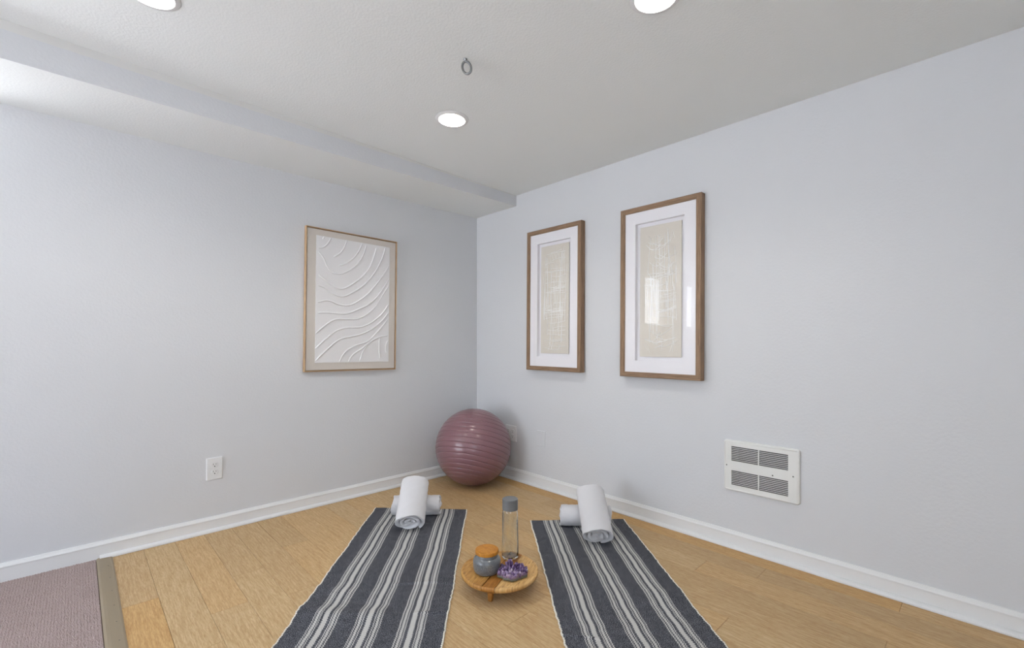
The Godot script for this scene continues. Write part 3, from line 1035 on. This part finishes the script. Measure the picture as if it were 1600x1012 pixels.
# ---------------------------------------------------------------- striped mats
func rug(label: String, a: Vector3, wide: Vector3, along: Vector3, length: float, s: int, creases: Array) -> void:
	var o := thing("striped_mat", label, "mat", a, 0.0, "striped woven mats")
	var wob := noise(s, 1.0, 2)
	var nu := 56
	var nv := 430
	var th := 0.0042
	var dir := along.normalized()
	var wd := wide.normalized()
	var width := wide.length()
	var at := func(u: float, t: float) -> Vector3:
		var side := wob.get_noise_2d(t * 3.0, 5.0) * 0.005 + wob.get_noise_2d(t * 22.0, 50.0 + u * 0.4) * 0.0016
		var edge := smoothstep(0.86, 1.0, absf(u - 0.5) * 2.0)
		side += edge * wob.get_noise_2d(t * 30.0, 90.0 + (40.0 if u > 0.5 else 0.0)) * 0.003
		var y := 0.0012 + maxf(0.0, wob.get_noise_2d(t * 6.0, u * 3.0)) * 0.0030
		for c in creases:
			# [u0, u1, t, height, width]
			var inu := smoothstep(c[0] - 0.06, c[0] + 0.06, u) * (1.0 - smoothstep(c[1] - 0.06, c[1] + 0.06, u))
			y += c[3] * inu * exp(-pow((t - c[2] - 0.02 * sin(u * 5.0)) / c[4], 2.0))
		y = maxf(y, 0.0006)
		return wd * (u * width + side) + dir * (t + wob.get_noise_2d(u * 4.0, 20.0) * 0.003) + Vector3(0, y, 0)
	var verts := PackedVector3Array()
	var uvs := PackedVector2Array()
	var ids := PackedInt32Array()
	for layer in 2:
		for j in nv + 1:
			for i in nu + 1:
				var u := float(i) / nu
				var t := length * j / nv
				var p: Vector3 = at.call(u, t)
				p.y += th if layer == 0 else 0.0
				verts.append(p)
				uvs.append(Vector2(u, t / 1.75))
	var n1 := (nu + 1) * (nv + 1)
	for j in nv:
		for i in nu:
			var q := j * (nu + 1) + i
			ids.append_array([q, q + 1, q + nu + 2, q, q + nu + 2, q + nu + 1])
			ids.append_array([n1 + q, n1 + q + nu + 2, n1 + q + 1, n1 + q, n1 + q + nu + 1, n1 + q + nu + 2])
	for j in nv:
		for e in 2:
			var q := j * (nu + 1) + (0 if e == 0 else nu)
			var k := [q, q + nu + 1, n1 + q + nu + 1, n1 + q]
			if e == 1:
				k.reverse()
			ids.append_array([k[0], k[1], k[2], k[0], k[2], k[3]])
	for i in nu:
		for e in 2:
			var q := i + (0 if e == 0 else nv * (nu + 1))
			var k := [q + 1, q, n1 + q, n1 + q + 1]
			if e == 1:
				k.reverse()
			ids.append_array([k[0], k[1], k[2], k[0], k[2], k[3]])
	var b := MB.new()
	b.shell(verts, ids, uvs)
	put("woven_cloth", b, M.rug, o)
	# cream overcast thread along both long edges
	for e in 2:
		b = MB.new()
		var rings := []
		var n := 520
		for j in n + 1:
			var t := length * j / n
			var c: Vector3 = at.call(float(e), t)
			var c2: Vector3 = at.call(float(e), minf(t + 0.004, length + 0.004))
			var d := (c2 - c).normalized()
			var sd := d.cross(Vector3.UP).normalized()
			var r := 0.0030 + 0.0014 * sin(t * TAU / 0.0105) + 0.0007 * wob.get_noise_2d(t * 200.0, 7.0)
			var ring := []
			for i in 6:
				var ang := TAU * i / 6
				ring.append(c + Vector3(0, 0.0030, 0) + sd * cos(ang) * r * 1.1 + Vector3.UP * sin(ang) * r * 0.85)
			rings.append(ring)
		b.loft(rings)
		put("edge_stitching", b, M.stitch, o)

func build_rugs() -> void:
	rug("charcoal and cream striped woven mat nearer the soffit wall", Vector3(-1.052, 0, 0.297), Vector3(0.390, 0, 0.414), Vector3(-0.666, 0, 0.746), 1.72, 101,
		[[0.55, 0.98, 0.88, 0.008, 0.007], [0.78, 1.1, 1.10, 0.008, 0.006], [-0.1, 0.6, 1.10, 0.012, 0.05], [-0.1, 0.3, 0.93, 0.004, 0.03]])
	rug("charcoal and cream striped woven mat nearer the heater wall", Vector3(-0.504, 0, 1.104), Vector3(0.404, 0, 0.359), Vector3(-0.640, 0, 0.768), 1.72, 137,
		[[-0.1, 0.22, 1.04, 0.008, 0.006], [-0.1, 0.3, 0.42, 0.003, 0.02], [0.6, 1.1, 0.8, 0.004, 0.06]])

# ---------------------------------------------------------------- towels
func towel(label: String, c: Vector3, axis: Vector3, length: float, half_w: float, half_h: float, s: int, end_turn: float) -> void:
	# a sheet rolled up: a spiral ribbon swept along the axis, pressed flat a little, soft fluffy surface
	var o := thing("rolled_towel", label, "towel", c, 0.0, "rolled white towels")
	var nz := noise(s, 1.0, 3)
	var ax := axis.normalized()
	var sd := Vector3.UP.cross(ax).normalized()
	var up := ax.cross(sd).normalized()
	var turns := 3.25
	var na := 132
	var pitch := 1.0 / (turns + 0.35)
	var nl := 40
	var rings := []
	for j in nl + 1:
		var k := float(j) / nl
		# rows crowd towards both ends so that the hems round off
		var t := 0.5 - 0.5 * cos(PI * k)
		var endness := smoothstep(0.0, 0.06, minf(t, 1.0 - t))
		var soft := lerpf(0.45, 1.0, sqrt(endness))
		var outer := []
		var inner := []
		for i in na + 1:
			var f := float(i) / na
			var ang := turns * TAU * (f - 1.0) + end_turn
			var r := pitch * 0.3 + f * (1.0 - pitch * 0.3)
			var half := pitch * 0.44 * soft
			var fluff := nz.get_noise_3d(cos(ang) * r * 5.0, sin(ang) * r * 5.0, t * 9.0) * 0.035 * (0.4 + f)
			fluff += nz.get_noise_3d(cos(ang) * r * 26.0, sin(ang) * r * 26.0, t * 50.0) * 0.012
			var shift := nz.get_noise_2d(f * 9.0, 3.0 + (20.0 if t > 0.5 else 0.0)) * 0.012 + (1.0 - f) * 0.004
			var len_t := (t - 0.5) * (length + shift * 2.0 * signf(t - 0.5) * (1.0 - endness))
			for sgn in [1.0, -1.0]:
				var rr: float = r + half * sgn + fluff - half
				var px: float = cos(ang) * rr * half_w
				var py: float = sin(ang) * rr * half_h
				py = maxf(py, -half_h * 0.93 + (absf(px) / half_w) * 0.004)
				var p: Vector3 = sd * px + up * py + ax * len_t
				if sgn > 0:
					outer.append(p)
				else:
					inner.append(p)
		inner.reverse()
		rings.append(outer + inner)
	var b := MB.new()
	b.loft(rings, false)
	# close both ends of the ribbon
	var n2 := (na + 1) * 2
	for e in 2:
		var ring: Array = rings[0 if e == 0 else nl]
		var v := PackedVector3Array()
		var ids := PackedInt32Array()
		for p in ring:
			v.append(p)
		for i in na:
			if e == 0:
				ids.append_array([i, n2 - 2 - i, i + 1, i, n2 - 1 - i, n2 - 2 - i])
			else:
				ids.append_array([i, i + 1, n2 - 2 - i, i, n2 - 2 - i, n2 - 1 - i])
		b.shell(v, ids, PackedVector2Array(), false)
	put("terry_roll", b, M.towel, o)

func build_towels() -> void:
	var fwd := Vector3(0.6907, 0, -0.7231)
	var right := Vector3(0.7231, 0, 0.6907)
	var eye := Vector3(-2.401, 0, 2.935)
	# positions as depth ahead of and offset across the photographer's standing point
	var base := 0.006
	var spot := func(px: float, depth: float, y: float) -> Vector3:
		return eye + fwd * depth + right * ((px - 800.0) / 714.0 * depth) + Vector3(0, y, 0)
	towel("white rolled towel lying crosswise under another on the soffit-wall mat", spot.call(651.0, 2.73, base + 0.059), right + fwd * 0.03, 0.275, 0.068, 0.062, 7, -1.0)
	towel("white rolled towel leaning on another on the soffit-wall mat", spot.call(643.0, 2.60, base + 0.120), fwd * 1.0 + Vector3(0, 0.52, 0) + right * -0.10, 0.30, 0.088, 0.060, 8, 3.95)
	towel("white rolled towel lying crosswise under another on the heater-wall mat", spot.call(914.0, 2.565, base + 0.059), right - fwd * 0.06, 0.275, 0.068, 0.062, 9, -1.0)
	towel("white rolled towel leaning on another on the heater-wall mat", spot.call(926.0, 2.43, base + 0.120), fwd * 1.0 + Vector3(0, 0.52, 0) + right * 0.02, 0.30, 0.088, 0.060, 10, 4.4)

# ---------------------------------------------------------------- tray and what stands on it
func build_tray() -> void:
	var cx := -1.106
	var cz := 1.504
	var r := 0.163
	var top := 0.075
	var o := thing("serving_tray", "round wooden tray of three boards on short tapered legs", "tray", Vector3(cx, 0, cz))
	# boards run along q, split across p
	var q := Vector3(0.910, 0, -0.414).normalized()
	var p := Vector3(-q.z, 0, q.x)
	var levels := [[0.62, 0.048], [0.86, 0.050], [0.955, 0.056], [0.995, 0.064], [1.0, 0.071], [0.99, 0.0755], [0.965, 0.0775], [0.94, 0.0765], [0.90, top]]
	var cuts := [-1.0, -0.06, 0.27, 1.0]
	for i in 3:
		var u0: float = cuts[i] + (0.004 if i > 0 else 0.0)
		var u1: float = cuts[i + 1] - (0.004 if i < 2 else 0.0)
		var rings := []
		var n := 40
		for lv in levels:
			var rr: float = r * lv[0]
			var ring := []
			var lo := clampf(u0 * r, -rr, rr)
			var hi := clampf(u1 * r, -rr, rr)
			for side in 2:
				for k in n + 1:
					var f := float(k) / n
					f = 0.5 - 0.5 * cos(PI * f)
					var u := lerpf(lo, hi, f if side == 0 else 1.0 - f)
					var vv := sqrt(maxf(rr * rr - u * u, 0.0)) * (1.0 if side == 0 else -1.0)
					ring.append(p * u + q * vv + Vector3(0, lv[1], 0))
			rings.append(ring)
		var b := MB.new()
		b.loft(rings)
		for k in b.v.size():
			var d := b.v[k]
			b.uv[k] = Vector2(d.dot(p) / 0.35 + 0.5, d.dot(q) / 0.35 + 0.5)
		put("board", b, M.tray_boards[i], o)
	for k in 3:
		var ang := atan2(0.052, -0.096) + TAU * k / 3
		var d := Vector3(cos(ang), 0, sin(ang))
		var b := MB.new()
		var lean := (Vector3.UP - d * 0.12).normalized()
		var bx := lean.cross(Vector3(0, 0, 1)).normalized()
		b.lathe([Vector2(0, 0), Vector2(0.0085, 0.0), Vector2(0.0095, 0.0015), Vector2(0.0165, 0.048), Vector2(0.0165, 0.052), Vector2(0, 0.052)], 20, d * 0.112, Basis(bx, lean, bx.cross(lean)))
		put("leg", b, M.tray_boards[1], o)
	# grey jar with a wooden lid
	var j := thing("candle_jar", "speckled grey glazed jar with wooden lid on the tray", "jar", Vector3(-1.158, top + 0.0005, 1.482))
	var b := MB.new()
	b.lathe([Vector2(0, 0.0), Vector2(0.044, 0.0), Vector2(0.050, 0.003), Vector2(0.0555, 0.011), Vector2(0.0575, 0.024), Vector2(0.0575, 0.046), Vector2(0.056, 0.054), Vector2(0.051, 0.0605), Vector2(0.0465, 0.063), Vector2(0.045, 0.065), Vector2(0.045, 0.077), Vector2(0.041, 0.077), Vector2(0.041, 0.05), Vector2(0, 0.05)], 56, Vector3.ZERO)
	put("jar_body", b, M.glaze, j)
	b = MB.new()
	b.lathe([Vector2(0, 0.0772), Vector2(0.047, 0.0772), Vector2(0.0487, 0.0785), Vector2(0.049, 0.081), Vector2(0.049, 0.090), Vector2(0.0478, 0.0925), Vector2(0.046, 0.0932), Vector2(0, 0.0932)], 56, Vector3.ZERO)
	for k in b.v.size():
		b.uv[k] = Vector2(b.v[k].x / 0.12 + 0.5 + b.v[k].y, b.v[k].z / 0.12 + 0.5)
	put("wooden_lid", b, M.lid_wood, j)
	# clear bottle
	var t := thing("glass_bottle", "tall clear glass bottle with grey cap on the tray", "bottle", Vector3(-1.0, top + 0.0005, 1.456))
	b = MB.new()
	b.lathe([Vector2(0, 0.003), Vector2(0.030, 0.0), Vector2(0.0345, 0.0015), Vector2(0.037, 0.006), Vector2(0.0372, 0.03), Vector2(0.0345, 0.2), Vector2(0.0335, 0.208), Vector2(0.030, 0.212), Vector2(0.030, 0.235), Vector2(0.0275, 0.235), Vector2(0.0275, 0.212), Vector2(0.0308, 0.207), Vector2(0.0318, 0.199), Vector2(0.0342, 0.03), Vector2(0.0335, 0.012), Vector2(0.030, 0.009), Vector2(0, 0.011)], 64, Vector3.ZERO)
	put("bottle_glass", b, M.glass, t)
	b = MB.new()
	b.lathe([Vector2(0.0305, 0.2125), Vector2(0.0345, 0.2125), Vector2(0.035, 0.214), Vector2(0.035, 0.257), Vector2(0.034, 0.2595), Vector2(0.032, 0.2605), Vector2(0, 0.2605), Vector2(0, 0.2405), Vector2(0.0305, 0.2405), Vector2(0.0305, 0.2125)], 56, Vector3.ZERO)
	put("bottle_cap", b, M.cap, t)
	build_amethyst(Vector3(-1.111, top + 0.0005, 1.586))

func build_amethyst(at: Vector3) -> void:
	var o := thing("amethyst_cluster", "purple amethyst crystal cluster on a rock base", "crystal", at)
	var fwd := Vector3(0.6907, 0, -0.7231)
	var right := Vector3(0.7231, 0, 0.6907)
	# footprint seen from above, in (right, forward): a wedge with its point towards the room
	var foot := [Vector2(-0.002, -0.052), Vector2(0.030, -0.034), Vector2(0.062, -0.012), Vector2(0.064, 0.012), Vector2(0.044, 0.034), Vector2(0.008, 0.044), Vector2(-0.030, 0.036), Vector2(-0.056, 0.014), Vector2(-0.060, -0.012), Vector2(-0.034, -0.036)]
	var nz := noise(55, 30.0, 2)
	var outline := []
	for i in foot.size():
		var a: Vector2 = foot[i]
		var b: Vector2 = foot[(i + 1) % foot.size()]
		for k in 3:
			outline.append(a.lerp(b, k / 3.0) * (1.0 + 0.12 * nz.get_noise_2d(i * 0.3 + k * 0.11, 1.0)))
	for part in [["rock_base", M.rock, [[0.82, 0.0], [0.95, 0.003], [0.98, 0.009], [0.95, 0.0125]]], ["pale_crust", M.crust, [[0.93, 0.0115], [0.97, 0.014], [0.95, 0.019], [0.86, 0.0225], [0.6, 0.024], [0.25, 0.025]]]]:
		var rings := []
		for lv in part[2]:
			var ring := []
			for f in outline:
				var jig: float = 1.0 + 0.08 * nz.get_noise_3d(f.x * 2.0, f.y * 2.0, lv[1] * 6.0)
				ring.append(right * (f.x * lv[0] * jig) + fwd * (f.y * lv[0] * jig) + Vector3(0, lv[1] + 0.002 * nz.get_noise_3d(f.x * 3.0, f.y * 3.0, 9.0) * (1.0 if lv[1] > 0.0 else 0.0), 0))
			rings.append(ring)
		var b := MB.new()
		b.loft(rings)
		put(part[0], b, part[1], o)
	var r := RandomNumberGenerator.new()
	r.seed = 77
	var made := 0
	while made < 170:
		var p := Vector2(r.randf_range(-0.062, 0.066), r.randf_range(-0.05, 0.044))
		if not Geometry2D.is_point_in_polygon(p, PackedVector2Array(foot)):
			continue
		made += 1
		# taller crystals at the back, small pale ones on the front slope
		var back := clampf((p.y + 0.05) / 0.09, 0.0, 1.0)
		var rim := clampf(p.length() / 0.058, 0.0, 1.0)
		var rad := r.randf_range(0.004, 0.0078) * lerpf(0.8, 1.15, back)
		var hgt := r.randf_range(0.010, 0.021) * lerpf(0.65, 1.25, back) * lerpf(1.1, 0.8, rim)
		if p.distance_to(Vector2(-0.016, 0.02)) < 0.016:
			hgt *= 1.7
			rad *= 1.1
		var tilt := Vector3(p.x * 7.0 + r.randf_range(-0.25, 0.25), 1.0, 0.0)
		var dir := (right * tilt.x + Vector3.UP + fwd * (p.y * 7.0 + r.randf_range(-0.25, 0.25))).normalized()
		var bx := dir.cross(fwd).normalized()
		var bz := bx.cross(dir).normalized()
		var start := right * p.x * 0.9 + fwd * p.y * 0.9 + Vector3(0, 0.019 - 0.005 * rim, 0)
		var b := MB.new()
		var spin := r.randf() * TAU
		var tip := start + dir * (hgt + rad * 1.1) + bx * r.randf_range(-0.3, 0.3) * rad
		var c := start + dir * hgt * 0.5
		for i in 6:
			var a0 := spin + TAU * i / 6
			var a1 := spin + TAU * (i + 1) / 6
			var e0 := (bx * cos(a0) + bz * sin(a0)) * rad
			var e1 := (bx * cos(a1) + bz * sin(a1)) * rad
			b.poly([start + e0 * 0.9 - dir * 0.006, start + e1 * 0.9 - dir * 0.006, start + e1 + dir * hgt, start + e0 + dir * hgt], c)
			b.poly([start + e0 + dir * hgt, start + e1 + dir * hgt, tip], c)
		var which := r.randi_range(0, 3)
		if back < 0.42 and r.randf() < 0.75:
			which = 4 if r.randf() < 0.6 else 2
		put("crystal", b, M.crystals[which], o)
